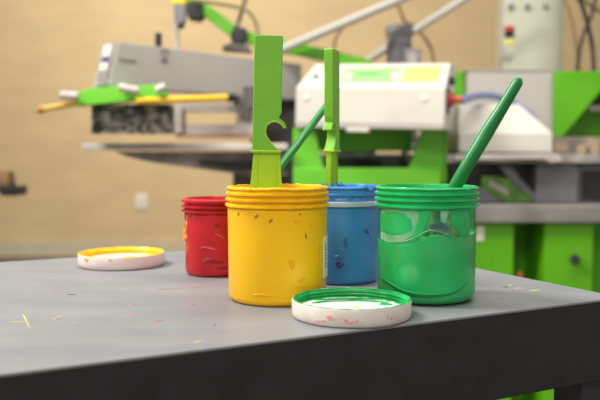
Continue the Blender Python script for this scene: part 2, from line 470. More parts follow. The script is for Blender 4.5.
# paper label strip wrapped on the right side
aL = ang_at(YP, YR, 323.4, .765); aR = aL + 0.30
def strip(pp, R, a0, a1, z0, z1, th=0.0005, n=10):
    bm = bmesh.new(); g = []
    for r in (R - 0.0002, R + th):
        g.append([[bm.verts.new((pp.x + r * math.cos(a0 + (a1 - a0) * k / n), pp.y + r * math.sin(a0 + (a1 - a0) * k / n), TZ + z)) for k in range(n + 1)] for z in (z0, z1)])
    for k in range(n):
        bm.faces.new((g[1][0][k], g[1][0][k + 1], g[1][1][k + 1], g[1][1][k]))
        bm.faces.new((g[0][0][k], g[0][1][k], g[0][1][k + 1], g[0][0][k + 1]))
        bm.faces.new((g[0][0][k], g[0][0][k + 1], g[1][0][k + 1], g[1][0][k])); bm.faces.new((g[0][1][k], g[1][1][k], g[1][1][k + 1], g[0][1][k + 1]))
    for k in (0, n):
        bm.faces.new((g[0][0][k], g[1][0][k], g[1][1][k], g[0][1][k]))
    return bm
lb = part('paper_label', strip(YP, YR, aL, aR + .5, .024, .064), 'label', yp, 'white paper label with small dark writing')
bm = bmesh.new()
for k in range(9):
    z = .034 + k * .0028
    s = strip(YP, YR + 0.0005, aL + .06, aL + .15 + .03 * math.sin(k * 2.3), z, z + .0012, 0.0002, 3); join(bm, s)
part('printed_text', bm, 'text', lb)

# red pot (smaller)
RP = place(217, 0.940); RR, RH = 0.0388, 0.0925
rp = thing('ink_pot', RP, 'small red plastic ink pot behind the yellow one, orange drips on its side', 'pot', 'pots of screen printing ink')
rings = [(RH - 0.0150, .0022, .0034), (RH - 0.0095, .002, .0036), (RH - 0.0030, .0028, .0034)]
part('body', lathe(pot_profile(RR, RH, rings, 0.019), RP.x, RP.y, TZ, 112, drip_fn(RR, RH, 0.019, 0.0009, 11)), 'red', rp, ang=50)
part('ink', ink_surface(RP.x, RP.y, TZ, RR - 0.0031, RH - 0.008, 0.002, 9.0), 'red_ink', rp, ang=80)
for i, (px, zz, ra, rz) in enumerate([(187.5, .046, .0024, .0045), (187, .052, .0016, .003), (189, .060, .0010, .006), (187.5, .038, .001, .0015)]):
    part('orange_ink_drip', shell_patch(RP.x, RP.y, RR, TZ, blob(ang_at(RP, RR, px, .945), zz, ra * 1.6, rz, RR, seed=60 + i, jag=.4), 0.0022 if i < 2 else .0012), 'blob_orange', rp)
for i, (px, zz, ra, rz, rt) in enumerate([(188, .070, .0014, .0045, 0), (191, .076, .001, .004, .4), (213, .035, .008, .0006, -.2), (205, .036, .004, .0005, .3), (222, .05, .008, .0004, -.5), (196, .073, .0006, .005, 0)]):
    part('pale_ink_smear', shell_patch(RP.x, RP.y, RR, TZ, blob(ang_at(RP, RR, px, .93), zz, ra, rz, RR, seed=70 + i, jag=.4, rot=rt), 0.0006), 'blob_pink', rp)
for i, (px, zz, ra, rz) in enumerate([(219, .062, .003, .002), (213, .020, .012, .003), (226, .012, .008, .002), (221, .06, .0015, .001)]):
    part('maroon_smear', shell_patch(RP.x, RP.y, RR, TZ, blob(ang_at(RP, RR, px, .92), zz, ra, rz, RR, seed=80 + i, jag=.5), 0.0003), 'stain_maroon', rp)

# blue pot
BP = place(341, 0.890); BR, BH = 0.0435, 0.1100
bp = thing('ink_pot', BP, 'blue plastic ink pot with a white ring under its neck, between yellow and green', 'pot', 'pots of screen printing ink')
rings = [(BH - 0.0095, .002, .0012), (BH - 0.0020, .0012, .0010)]
part('body', lathe(pot_profile(BR, BH, rings, 0.016), BP.x, BP.y, TZ, 112, drip_fn(BR, BH, 0.012, 0.0009, 21)), 'blue', bp, ang=50)
part('neck_ring', lathe([(BR - .0005, BH - .0225), (BR + .0022, BH - .0222), (BR + .0026, BH - .0205), (BR + .0024, BH - .0175), (BR + .0012, BH - .0168), (BR - .0005, BH - .0166)], BP.x, BP.y, TZ, 96), 'white_ring', bp, 'pale collar ring')
part('ink', ink_surface(BP.x, BP.y, TZ, BR - 0.0031, BH - 0.007, 0.003, 14.0), 'blue_ink', bp, ang=80)
for i, (px, zz, ra, rz, rt) in enumerate([(340, .022, .003, .002, .5), (337, .025, .0022, .003, 0), (367, .060, .0007, .004, .3), (344, .050, .0006, .003, -.4)]):
    part('purple_ink_mark', shell_patch(BP.x, BP.y, BR, TZ, blob(ang_at(BP, BR, px, .865), zz, ra, rz, BR, seed=90 + i, jag=.8, rot=rt), 0.0004), 'stain_purple', bp)
for i, (px, zz, ra, rz) in enumerate([(345, .048, .002, .006), (365, .062, .003, .004), (338, .032, .004, .002)]):
    part('navy_smear', shell_patch(BP.x, BP.y, BR, TZ, blob(ang_at(BP, BR, px, .865), zz, ra, rz, BR, seed=99 + i, jag=.5), 0.0003), 'stain_navy', bp)
# wet blue peaks standing on the rim
bm = bmesh.new()
for px, py, h, dx in ((331, 188, .009, .001), (333.5, 187, .006, -.003), (344, 186, .0065, -.004), (341, 187, .008, -.006), (349, 186, .003, 0), (366, 186, .003, .001), (371, 188, .004, .002), (357, 186, .002, 0)):
    b = P(px, py + 2, BP.y - 0.036)
    part('ink_peak', tube([b, b + Vector((dx * .4, 0, h * .5)), b + Vector((dx, 0, h))], .002, 8, rs=[.0028, .0014, .0005]), 'blue_ink', bp)

# green pot : clear plastic with ink inside
GP = place(425.6, 0.778); GR, GH = 0.0502, 0.1142
gp = thing('ink_pot', GP, 'clear plastic ink pot streaked and half filled with green ink', 'pot', 'pots of screen printing ink')
rings = [(GH - 0.0185, .0022, .0022), (GH - 0.0125, .002, .0020), (GH - 0.0068, .002, .0018), (GH - 0.0018, .0012, .0010)]
zn = GH - .022
# coated neck (opaque green) above the clear wall
neckp = [(GR - .0008, zn + .0004)]
for z, dz, dr in rings: neckp += [(GR - .0008, z - dz), (GR + dr, z - dz * .45), (GR + dr, z + dz * .45), (GR - .0008, z + dz)]
neckp += [(GR - .0008, GH - .001), (GR - .0014, GH), (GR - .0026, GH), (GR - .0032, GH - .001), (GR - .0032, zn + .0004)]
part('neck', lathe(neckp, GP.x, GP.y, TZ, 128, drip_fn(GR, GH, .022, .0007, 31)), 'green', gp, 'ink-coated ridged neck', ang=50)
body = [(0, 0.0), (GR - .008, 0.0), (GR - .0045, .0008), (GR - .002, .003), (GR - .0006, .007), (GR - .0004, GH * .5), (GR, zn - .0015), (GR + .0003, zn), (GR - .0012, zn + .0002), (GR - .0012, GH * .5), (GR - .0014, .008), (GR - .003, .004), (0, .0012)]
part('body', lathe(body, GP.x, GP.y, TZ, 128), 'haze', gp, 'clear plastic wall', ang=50)
# settled ink : solid with a wavy top
def inktop(a):  # height of the ink against the wall for angle a
    d = (a + math.pi / 2 + math.pi) % (2 * math.pi) - math.pi      # 0 at the front, + to the right
    pts = [(-3.2, .060), (-1.2, .060), (-.85, .058), (-.5, .059), (-.22, .064), (-.05, .069), (.2, .067), (.55, .066), (.9, .068), (1.3, .070), (3.2, .060)]
    for (a0, z0), (a1, z1) in zip(pts, pts[1:]):
        if a0 <= d <= a1:
            t = (d - a0) / (a1 - a0); t = t * t * (3 - 2 * t)
            return z0 + (z1 - z0) * t + .0008 * rnoise(a, 0, 4, 2)
    return .06
ri = GR - .0013
ip = [(0, .0016), (ri - .006, .0016), (ri - .002, .004), (ri, .009), (ri, .014), (ri, 1.0), (ri - .004, 2.0), (ri * .5, 3.0), (0, .063)]
def ifn(r, z, a, i):
    if z == 1.0: return r, inktop(a)
    if z == 2.0: return r, inktop(a) + .001
    if z == 3.0: return r, .063 + .002 * rnoise(a, 0, 2, 8)
    return r, z
part('ink', lathe(ip, GP.x, GP.y, TZ, 128, ifn), 'green', gp, 'settled green ink', ang=60)
# ink film on the upper inside wall, back half thick, front in patches
def film(a0, a1, top, bot, r, seed, n=90):
    bm = bmesh.new(); rows = []
    for k in range(n + 1):
        a = a0 + (a1 - a0) * k / n
        zt, zb_ = top(a), bot(a)
        rows.append([bm.verts.new((GP.x + r_ * math.cos(a), GP.y + r_ * math.sin(a), TZ + z)) for r_, z in ((r, zb_), (r, (zt + zb_) / 2), (r, zt), (r - .0006, zt), (r - .0006, zb_))])
    for k in range(n):
        for j in range(5):
            bm.faces.new((rows[k][j], rows[k + 1][j], rows[k + 1][(j + 1) % 5], rows[k][(j + 1) % 5]))
    bm.faces.new(rows[0]); bm.faces.new(rows[-1][::-1])
    return bm
part('ink_film', film(math.radians(-20), math.radians(200), lambda a: zn, lambda a: .054, GR - .0022, 1), 'green_dark', gp, 'green ink coating the back wall')
def garc(px): return ang_at(GP, ri, px, .745)
def gz(py): return (P(300, py, .742).z - TZ)
def gpoly(pts, r, name, m, th=.0003, label=None):
    # smooth the outline
    c = curve_pts([(x, y, 0) for x, y in pts + [pts[0]]], 4)[:-1]
    bm = shell_patch(GP.x, GP.y, r, TZ, [(garc(p.x), gz(p.y)) for p in c], th)
    return part(name, bm, m, gp, label, ang=80)
rf = GR - .0014
gpoly([(378, 207), (392, 205), (412, 206), (418, 214), (413, 232), (402, 240), (386, 243), (377, 238), (375.5, 222)], rf - .0004, 'ink_smear', 'green_pale')
gpoly([(379, 220), (386, 213), (400, 212), (411, 220), (409, 231), (396, 236), (382, 234)], rf + .0001, 'ink_smear', 'green', .0002)
gpoly([(414, 204), (425, 204), (428, 212), (425, 224), (421, 232), (417, 238), (412, 240), (413, 228), (417, 216)], rf + .0001, 'ink_smear', 'green', .0003)
gpoly([(426, 205), (452, 205), (466, 206), (470, 220), (462, 236), (448, 238), (436, 233), (427, 232), (424, 222)], rf - .0004, 'ink_smear', 'green_olive')
gpoly([(426, 224), (434, 221), (444, 222), (447, 229), (440, 233), (430, 229)], rf + .0001, 'ink_smear', 'green_grey', .0002)
gpoly([(446, 208), (458, 206), (468, 212), (471, 226), (470, 240), (462, 238), (456, 230), (450, 222)], rf + .0001, 'ink_smear', 'green', .0002)
gpoly([(440, 204), (448, 205), (446, 214), (442, 224), (438, 216)], rf + .0002, 'ink_smear', 'green_pale', .0002)
# pale lip of the ink line, low swoosh across the front
def ribbon(pts, r, wd, name, m):
    c = curve_pts([(x, y, 0) for x, y in pts], 8)
    bm = bmesh.new()
    pp = [Vector((GP.x + r * math.cos(garc(p.x)), GP.y + r * math.sin(garc(p.x)), TZ + gz(p.y))) for p in c]
    rs = [wd * math.sin(math.pi * (k + .6) / (len(pp) + .2)) for k in range(len(pp))]
    return part(name, tube(pp, wd, 8, rs=rs), m, gp)
ribbon([(378, 281), (388, 284), (402, 291), (422, 294), (442, 293), (458, 289), (470, 280)], GR - .0002, .0008, 'ink_ridge', 'green_dark')
ribbon([(378, 279), (390, 283), (404, 289.5), (425, 292), (445, 291)], GR - .0003, .0007, 'ink_ridge', 'green')
ribbon([(377, 238), (390, 243), (405, 240), (414, 236), (428, 229), (445, 233), (462, 240)], rf, .0006, 'ink_ridge', 'green_pale')

# ------------------------------------------------------------ spatulas
def smooth2(pts, n=5):
    return [(p.x, p.y) for p in curve_pts([(a, b, 0) for a, b in pts], n)]
def extr(outline, th, bev, mtx):
    """flat moulded plate with a rounded edge; outline in (x, z)"""
    pts = []
    for p in outline:
        if not pts or math.hypot(p[0] - pts[-1][0], p[1] - pts[-1][1]) > 1e-4: pts.append(p)
    n = len(pts)
    area2 = sum(pts[k][0] * pts[(k + 1) % n][1] - pts[(k + 1) % n][0] * pts[k][1] for k in range(n))
    sg = 1 if area2 > 0 else -1
    nrm, lim = [], []
    for k in range(n):
        a, b, c = Vector(pts[k - 1]), Vector(pts[k]), Vector(pts[(k + 1) % n])
        e0 = (b - a).normalized(); e1_ = (c - b).normalized()
        m = (Vector((-e0.y, e0.x)) + Vector((-e1_.y, e1_.x))) * sg
        m = m.normalized() if m.length > 1e-6 else Vector((-e0.y, e0.x)) * sg
        cosh = max(.5, abs(m.dot(Vector((-e0.y, e0.x)))))
        nrm.append(m / cosh)
        # local half thickness: distance to other outline points lying on the inner side
        dmin = min([(Vector(q) - b).length for q in pts if (Vector(q) - b).length > 1e-6 and (Vector(q) - b).normalized().dot(m) > .55] + [1])
        lim.append(min(bev, dmin * .3))
    bm = bmesh.new(); rings = []
    for f in (-1, 1):
        st = ((1.0, 0.0), (.45, .12), (.12, .45), (0.0, 1.0))
        for w_, d_ in (st if f < 0 else st[::-1]):
            rings.append([bm.verts.new((pts[k][0] + nrm[k].x * lim[k] * w_, f * (th / 2 - bev * d_), pts[k][1] + nrm[k].y * lim[k] * w_)) for k in range(n)])
    bm.faces.new(rings[0]); bm.faces.new(rings[-1][::-1])
    for i_ in range(len(rings) - 1):
        for k in range(n): bm.faces.new((rings[i_][k], rings[i_][(k + 1) % n], rings[i_ + 1][(k + 1) % n], rings[i_ + 1][k]))
    finish(bm)
    bm.transform(mtx)
    return bm
# outline measured in mm from the hook collar (0,0): x right, z up
S = 0.987e-3
def spx(px, py): return ((px - 266.5) * S, (151.5 - py) * S)
hookin = smooth2([(284.8, 128.2), (281.5, 124.2), (277, 121.8), (271.5, 122.2), (267.2, 125.8), (265.6, 131), (266.8, 136.5), (270.5, 142), (275, 147), (279.6, 150.8)])
outl = [(252.0, 151.5), (253.7, 39.0), (254.2, 37.5), (255.4, 37.0), (279.8, 37.0), (281.1, 37.5), (281.7, 39.0), (280.8, 112.5), (278.2, 118.4), (281.3, 120.2), (284.2, 123.0), (286.2, 127.4)] + hookin
handle_outline = [spx(*p) for p in outl]
def spatula(name, base, yaw, tilt, label, bladelen=.060):
    mtx = Matrix.Translation(base) @ Matrix.Rotation(yaw, 4, 'Z') @ Matrix.Rotation(tilt, 4, 'Y')
    t = thing(name, base, label, 'spatula', 'lime spatulas standing in the ink')
    part('handle', extr(handle_outline, .0105, .0013, mtx), 'lime', t, ang=60)
    part('hook_lip', tube([mtx @ Vector((spx(*p)[0] - .0006, -.0050, spx(*p)[1])) for p in hookin], .0009, 8, up=(0, 1, 0)), 'lime_light', t)
    part('collar', box(-.0163, .0145, -.0066, .0066, -.0012, .0014, .0009, mtx), 'lime_light', t)
    bo = [spx(x, y) for x, y in ((253.4, 151.5), (252.8, 160), (251.8, 172), (250, 188), (248, 151.5 + bladelen / S), (284, 151.5 + bladelen / S), (282, 188), (281.0, 172), (280.2, 160), (279.8, 151.5))]
    bl = part('blade', extr(bo, .006, .0006, mtx), 'lime_light', t, 'paler yellow-green blade', ang=60)
    for sx in (-1, 1):
        for sy in (-1, 1):
            r = box(sx * .0095 - .0008, sx * .0095 + .0008, sy * .0029, sy * .0040, -bladelen + .004, -.0014, .0003, mtx)
            part('rib', r, 'lime_light', bl)
    return t
sb = P(266.8, 151.5, .765)
spatula('ink_spatula', sb, math.radians(0), math.radians(0.6), 'wide lime green plastic spatula with hook, standing in the yellow pot')
sb2 = P(332.0, 151.3, .872)
s2 = spatula('ink_spatula', sb2, math.radians(-108), 0, 'lime green plastic spatula seen edge on, standing in the blue pot', .056)

# ------------------------------------------------------------ dark green stirring sticks
def stick(pts, rs, label, flat=.8, up=None):
    c = curve_pts(pts, 10); n = len(c)
    ctrl = curve_pts([(r, 0, 0) for r in rs], 10)
    rr = [max(.0004, p.x) for p in ctrl]
    d0 = (c[-1] - c[-2]).normalized()
    # rounded tip
    tip, tr = [], []
    for k in range(1, 7):
        t = k / 6 * math.pi / 2
        tip.append(c[-1] + d0 * rr[-1] * math.sin(t)); tr.append(max(.0003, rr[-1] * math.cos(t)))
    o = part('stirring_stick', tube(c + tip, 0, 20, rs=rr + tr, flat=flat, up=up), 'stick', None, ang=60)
    return tag(o, label, 'stick', 'dark green stirring sticks')
stick([GP + Vector((-.004, .012, .045)), P(455, 187, .765), P(486, 134, .765), P(501, 110, .765), P(517, 83.5, .765)], [.0074, .0078, .0080, .0070, .0064],
      'dark green stick leaning right out of the green pot')
stick([YP + Vector((-.034, .012, .075)), P(266, 187, .800), P(300, 141, .880), P(327, 105, .930)], [.0048, .0048, .0048, .0046],
      'thinner dark green stick behind the two lime spatulas', flat=.9)

# ------------------------------------------------------------ lids
def lid(px, Y, R, H, name_lbl, inkm, shellm, seed):
    c = place(px, Y)
    t = thing('pot_lid', c, name_lbl, 'lid', 'upturned pot lids')
    FZ = .0084
    prof = [(0, 0.0), (R - .003, 0.0), (R - .0012, .0008), (R - .0003, .0022), (R, .006), (R, H - .001), (R - .0006, H), (R - .0016, H), (R - .0022, H - .001), (R - .0024, FZ + .001), (R - .004, FZ - .0002), (0, FZ - .0004)]
    part('shell', lathe(prof, c.x, c.y, TZ, 112), shellm, t, ang=45)
    # ink coating with two thread ridges on the inside wall
    ip = [(R - .0006, H + .0002), (R - .0016, H + .0006), (R - .0026, H), (R - .0028, H - .0018), (R - .0040, H - .0026), (R - .0040, H - .0034), (R - .0028, H - .0042), (R - .0030, H - .0054), (R - .0040, H - .0060), (R - .0040, H - .0066), (R - .0030, H - .0072), (R - .0042, FZ + .0006), (R - .0056, FZ + .0003), (R - .0066, FZ + .0002), (R - .0066, FZ - .0003)]
    def fn(r, z, a, i):
        n = rnoise(a, 0, 3, seed)
        if i <= 1: return r + n * .0003, z + n * .0005
        if i >= 12: return r + min(.001, n * .008 - .001), z
        return r, z
    part('ink_coating', lathe(ip, c.x, c.y, TZ, 112, fn), inkm, t, 'ink coating the inner wall', ang=50)
    part('liner', lathe([(0, FZ), (R * .86, FZ), (R * .86, FZ - .0003)], c.x, c.y, TZ, 64), 'lid_floor', t)
    return t, c
gl, glc = lid(351.3, 0.693, .0540, .0162, 'upturned white pot lid coated in green ink, near the table edge', 'lid_green', 'lid', 2.0)
for q in ((.000, .034, .026, .005, .05), (.018, .024, .016, .003, -.25), (-.026, .020, .010, .004, .5), (.032, .010, .005, .008, .2), (-.010, .024, .012, .0018, .1), (-.036, -.004, .003, .010, .2)):
    part('ink_smear', flat_blob((glc.x + q[0], glc.y + q[1]), q[2], q[3], q[4], TZ + .0086, seed=3), 'lid_green', gl)
def lid_arc(c, R, px, Y): return ang_at(c, R, px, Y)
for i, (px, z, ra, rz) in enumerate([(331, .0085, .0042, .0022), (322, .0055, .006, .0012), (346, .007, .002, .0018), (350, .0055, .004, .001), (389, .0085, .0014, .002), (393, .007, .0012, .0012), (357, .0065, .0012, .0016)]):
    part('pink_ink_spot', shell_patch(glc.x, glc.y, .0540, TZ, blob(lid_arc(glc, .054, px, .645), z, ra, rz, .054, seed=120 + i, jag=.4), .0003), 'stain_pink', gl)
part('yellow_ink_spot', flat_blob((glc.x + .004, glc.y - .004), .003, .0025, 0, TZ + .0086, seed=8), 'lid_yellow', gl)
yl, ylc = lid(122, 1.010, .0558, .0165, 'upturned white pot lid smeared with yellow ink, left on the table', 'lid_yellow', 'lid_pink', 5.0)
for i, (dx, dy, a, b) in enumerate([(.012, .006, .012, .006), (.026, -.002, .008, .005), (-.002, -.006, .006, .003)]):
    part('ink_smear', flat_blob((ylc.x + dx, ylc.y + dy), a, b, .3 * i, TZ + .0086, seed=50 + i, th=.0014), 'lid_yellow', yl)
part('orange_ink_spot', shell_patch(ylc.x, ylc.y, .0558, TZ, blob(lid_arc(ylc, .0558, 89, .985), .0125, .0040, .0026, .0558, seed=7, jag=.4), .0004), 'stain_orange', yl)
part('orange_ink_spot', shell_patch(ylc.x, ylc.y, .0558, TZ, blob(lid_arc(ylc, .0558, 110, .96), .014, .002, .0012, .0558, seed=8, jag=.4), .0004), 'stain_orange', yl)

# ------------------------------------------------------------ printing press : pedestal
pc = P(345, 150, 2.95); 
press = thing('printing_press', (pc.x, 3.0, 0), 'dark steel pedestal of the screen printing press behind the pots', 'machine')
part('column', pbox(310, 70, 418, 150.5, 2.80, 0.30, 0.01), 'midgrey', press)
a = P(232, 151, 2.70); b = P(415, 151, 2.70)
part('pedestal', box(a.x, b.x, 2.72, 3.12, 0.0, a.z - 0.012, 0.01), 'midgrey', press)
part('shelf_plate', pbox(330, 150, 376, 158, 2.66, 0.059, .002), 'silver', press)
part('clamp', pprism([(356, 160), (382, 160), (382, 166), (373, 167), (373, 178), (364, 178), (364, 167), (356, 166)], 2.64, .06, .002), 'black', press)
part('cable', tube(curve_pts([P(412, 126, 2.74), P(420, 140, 2.72), P(408, 152, 2.70), P(402, 172, 2.70)]), .006, 8), 'cream', press)
part('cable', tube(curve_pts([P(394, 126, 2.74), P(402, 140, 2.72), P(404, 158, 2.70), P(404, 180, 2.70)]), .008, 8), 'black', press)

# grey print arm, near end at the left
HZ1 = P(118, 41.5, 2.3).z; HZ0 = P(108, 87, 2.3).z
A0 = P(118, 41, 2.30); A1 = P(300, 60, 2.88)
arm = thing('printing_unit', (A0.x, A0.y, HZ0), 'long light grey print head arm over the left pallet', 'machine arm')
d = Vector((A1.x - A0.x, A1.y - A0.y, 0)).normalized(); nb = Vector((-d.y, d.x, 0))
nb = nb if nb.y > 0 else -nb
ex = A1 + d * .01
def ap(s, t, z): # s along the arm, t thickness, z
    p = A0 + d * s + nb * t; return Vector((p.x, p.y, z))
L = (ex - A0).length
part('housing', hexa([ap(-.034, 0, HZ0), ap(L, 0, HZ0), ap(L, 0, HZ1), ap(0, 0, HZ1), ap(-.034, .085, HZ0), ap(L, .085, HZ0), ap(L, .085, HZ1), ap(0, .085, HZ1)], .004), 'grey_panel', arm)
def slant(s, z): return s - .034 * (HZ1 - z) / (HZ1 - HZ0)
part('end_plate', hexa([ap(slant(-.012, HZ0 + .002), .004, HZ0 + .002), ap(slant(-.012, HZ0 + .002), .052, HZ0 + .002), ap(-.012, .052, HZ1 - .004), ap(-.012, .004, HZ1 - .004),
                        ap(slant(0, HZ0 + .002) + .003, .004, HZ0 + .002), ap(slant(0, HZ0 + .002) + .003, .052, HZ0 + .002), ap(.003, .052, HZ1 - .004), ap(.003, .004, HZ1 - .004)], .002), 'silver', arm)
def endbox(z0, z1, t0, t1, name, m):
    q = [ap(slant(-.015, z), t, z) for z, t in ((z0, t0), (z0, t1), (z1, t1), (z1, t0))]
    q2 = [p + d * .004 for p in q]
    return part(name, hexa(q + q2, .0), m, arm)
h = HZ1 - HZ0
endbox(HZ0 + h * .68, HZ0 + h * .93, .010, .044, 'label_plate', 'label'); endbox(HZ0 + h * .56, HZ0 + h * .63, .010, .044, 'dark_stripe', 'stain_purple'); endbox(HZ0 + h * .36, HZ0 + h * .53, .010, .044, 'label_plate', 'label')
def onarm(px0, py0, px1, py1, name, m, th=.002):
    # small raised rectangle on the arm's front panel
    def hit(px, py):
        o = Vector((0, 0, CAMZ)); r = P(px, py, 1.0) - o
        k = (A0 - o).dot(nb) / r.dot(nb); return o + r * k
    q = [hit(px0, py1), hit(px1, py1), hit(px1, py0), hit(px0, py0)]
    part(name, hexa([p - nb * th for p in q] + [p + nb * .001 for p in q]), m, arm)
for i in range(6): onarm(119.5 + i * 2.9, 58 + i * .4, 121.3 + i * 2.9, 61.5 + i * .4, 'printed_text', 'motor')
onarm(161, 49, 168, 54, 'emblem', 'motor'); onarm(163, 51.5, 166, 54, 'emblem', 'pallet', .003); onarm(160.5, 60, 168, 62.5, 'printed_text', 'motor'); onarm(162, 57, 167, 58.5, 'printed_text', 'motor')
k = P(158.5, 44, 2.50)
part('knob', cyl(Vector((k.x, k.y, HZ1 - .002)), Vector((k.x, k.y, P(158, 33, 2.5).z)), .011, 20, .003), 'black', arm)
k = P(183, 47, 2.56)
part('indicator', cyl(Vector((k.x, k.y, HZ1 - .002)), Vector((k.x, k.y, HZ1 + .012)), .010, 16, .003), 'redplug', arm)
# green screen clamp below the near end
part('clamp_bar', pprism([(74, 93), (90, 88), (163, 84), (166, 96), (140, 100), (76, 106)], 2.26, .05, .003), 'pgreen', arm, 'bright green clamp bar')
for x0, y0, x1, y1 in ((60, 95, 79, 96), (119, 87, 139, 91), (156, 91, 166, 86)):
    part('clamp_knob', cyl(P(x0, y0, 2.235), P(x1, y1, 2.235), .012, 20, .004), 'pallet', arm)
bm = pbox(91, 104, 172, 133, 2.31, .05, .004)
pbox(91, 128, 172, 134, 2.30, .01, .001, bm)
part('squeegee_carriage', bm, 'spotty', arm, 'ink spattered carriage')
for px in (102, 124, 148): part('bolt', cyl(P(px, 128, 2.312), P(px, 128, 2.296), .007, 14), 'black', arm)
part('handle_bar', tube([P(43, 109, 2.24), P(78, 103, 2.25)], .0085, 14), 'rod_tan', arm)
part('handle_tip', tube([P(38, 110.5, 2.24), P(43.5, 109, 2.24)], .010, 14), 'stain_dark', arm)
part('handle_bar', tube([P(136, 101.2, 2.24), P(228, 97.4, 2.36)], .0098, 14), 'rod_yellow', arm, 'long yellow bar')
part('handle_tip', tube([P(227, 97.4, 2.36), P(236, 98, 2.37)], .013, 14), 'black', arm)
part('bar_holder', pprism([(234, 96), (262, 96), (262, 107), (250, 108), (250, 122), (240, 120), (238, 106), (234, 104)], 2.37, .06, .003), 'darkmetal', arm)
bk_ = P(250, 100, 2.40); part('hanger', box(bk_.x - .02, bk_.x + .02, 2.40, 2.76, P(0, 100, 2.40).z, HZ0 + .01, .002), 'darkmetal', arm)
part('post', box(P(250, 120, 2.9).x, P(297, 120, 2.9).x, 2.92, 3.02, P(0, 151, 2.70).z - .0115, HZ0 + .005, .003), 'darkmetal', arm)

# screen frame hanging under the arm
fr = thing('screen_frame', P(212, 135, 2.72), 'pale aluminium screen frame under the grey print arm', 'frame')
part('rail', pbox(172, 124, 262, 134.5, 2.72, .04, .003), 'pallet', fr)
part('rail', pbox(176, 103, 262, 112, 2.78, .04, .003), 'pallet', fr)
part('rail', pbox(170, 107, 182, 133, 2.70, .10, .003), 'pallet', fr)
part('rail', pbox(236, 107, 256, 133, 2.74, .04, .003), 'pallet', fr)
part('mesh_edge', pbox(176, 134.6, 262, 138, 2.71, .05, .001), 'pink_edge', fr, 'reddish brown stained edge')

# left pallet
pl = thing('pallet', P(200, 150, 2.5), 'grey press pallet with tapered dark underside, left of the pots', 'pallet', 'press pallets')
q = [P(88, 147.5, 2.45), P(288, 147.5, 2.45)]
zt = P(0, 143.5, 2.45).z; zb = P(0, 150.0, 2.45).z
part('deck', hexa([(q[0].x, 2.38, zb), (q[1].x, 2.38, zb), (q[1].x, 2.38, zt), (q[0].x, 2.38, zt), (q[0].x + .06, 2.75, zb), (q[1].x, 2.75, zb), (q[1].x, 2.75, zt), (q[0].x + .06, 2.75, zt)], .003), 'pallet', pl)
part('cover_cloth', pbox(150, 143.0, 224, 147.2, 2.42, .2, .001), 'pink_edge', pl, 'brownish strip')
part('bracket', pprism([(114, 151.5), (288, 151.5), (288, 176), (252, 176), (200, 169), (150, 162), (128, 157)], 2.46, .255, .003), 'pallet_under', pl, 'dirty grey underside')
part('arm', pprism([(196, 161), (288, 160), (288, 168), (236, 170), (200, 163)], 2.43, .03, .003), 'black', pl)

# ------------------------------------------------------------ white control unit on its green frame
yaw = math.radians(-17)
o0 = P(295, 127, 2.42)
U = Matrix.Translation(o0) @ Matrix.Rotation(yaw, 4, 'Z') @ Matrix.Rotation(math.radians(1.4), 4, 'Y')
W = .460; zf = .122; zt_ = .206; D1 = .115; D2 = .26
cu = thing('control_unit', o0, 'white press control box with mint and yellow panels on a green frame', 'machine')
bm = bmesh.new()
prof = [(0, 0), (0, zf), (D1, zt_), (D2, zt_), (D2, 0)]
Lv = [bm.verts.new(U @ Vector((.028 * (z > .15), y, z))) for y, z in prof]
Lv2 = [bm.verts.new(U @ Vector((W, y, z))) for y, z in prof]
bm.faces.new(Lv); bm.faces.new(Lv2[::-1])
for i in range(5): bm.faces.new((Lv[i], Lv2[i], Lv2[(i + 1) % 5], Lv[(i + 1) % 5]))
finish(bm); bevel_all(bm, .003, 2)
part('housing', bm, 'white_enamel', cu)
part('bottom_strip', box(.002, W - .002, -.002, .02, -.0, .018, .001, U), 'grey_panel', cu)
sl = math.atan2(zt_ - zf, D1); SU = U @ Matrix.Translation((0, 0, zf)) @ Matrix.Rotation(sl, 4, 'X')
SL = math.hypot(D1, zt_ - zf)
def panel(x0, x1, s0, s1, name, m, th=.002, par=None, lab=None):
    return part(name, box(x0, x1, s0, s1, -.001, th, .0006, SU), m, par or cu, lab)
dp = panel(.135, .310, SL * .22, SL * .80, 'display_panel', 'scr_green', .002, None, 'mint green control panel')
panel(.18, .25, SL * .50, SL * .58, 'display', 'scr_dark', .003, dp)
panel(.145, .165, SL * .3, SL * .55, 'button', 'white_enamel', .004, dp); panel(.288, .306, SL * .3, SL * .6, 'button', 'white_enamel', .004, dp)
panel(.322, .435, SL * .22, SL * .84, 'warning_sticker', 'scr_yellow', .002, None, 'yellow sticker')
lg = part('emblem', box(.045, .052, SL * .35, SL * .6, -.001, .0025, .0005, SU), 'motor', cu)
panel(.036, .044, SL * .42, SL * .5, 'emblem', 'motor', .0025); panel(.053, .062, SL * .36, SL * .44, 'emblem', 'motor', .0025)
for x, z in ((.035, .09), (.40, .09)):
    p0 = U @ Vector((x, -.004, z)); p1 = U @ Vector((x, .004, z))
    part('screw', cyl(p0, p1, .009, 18, .002), 'screw', cu)
part('latch', box(.165, .235, -.004, .03, -.012, .0, .002, U), 'white_enamel', cu)
# right end : socket plate, red plug, black button
part('socket_plate', box(W - .001, W + .004, .03, .10, .05, .125, .001, U), 'darkmetal', cu)
pr = U @ Vector((W + .003, .06, .09)); pd = (U.to_3x3() @ Vector((1, -.25, -.0))).normalized()
part('plug', tube([pr, pr + pd * .014, pr + pd * .015, pr + pd * .045], 0, 20, rs=[.024, .022, .012, .009]), 'redplug', cu, 'red cable plug')
pk = U @ Vector((W, .105, .150)); part('button', cyl(pk, pk + pd * .014, .013, 16, .003), 'black', cu)
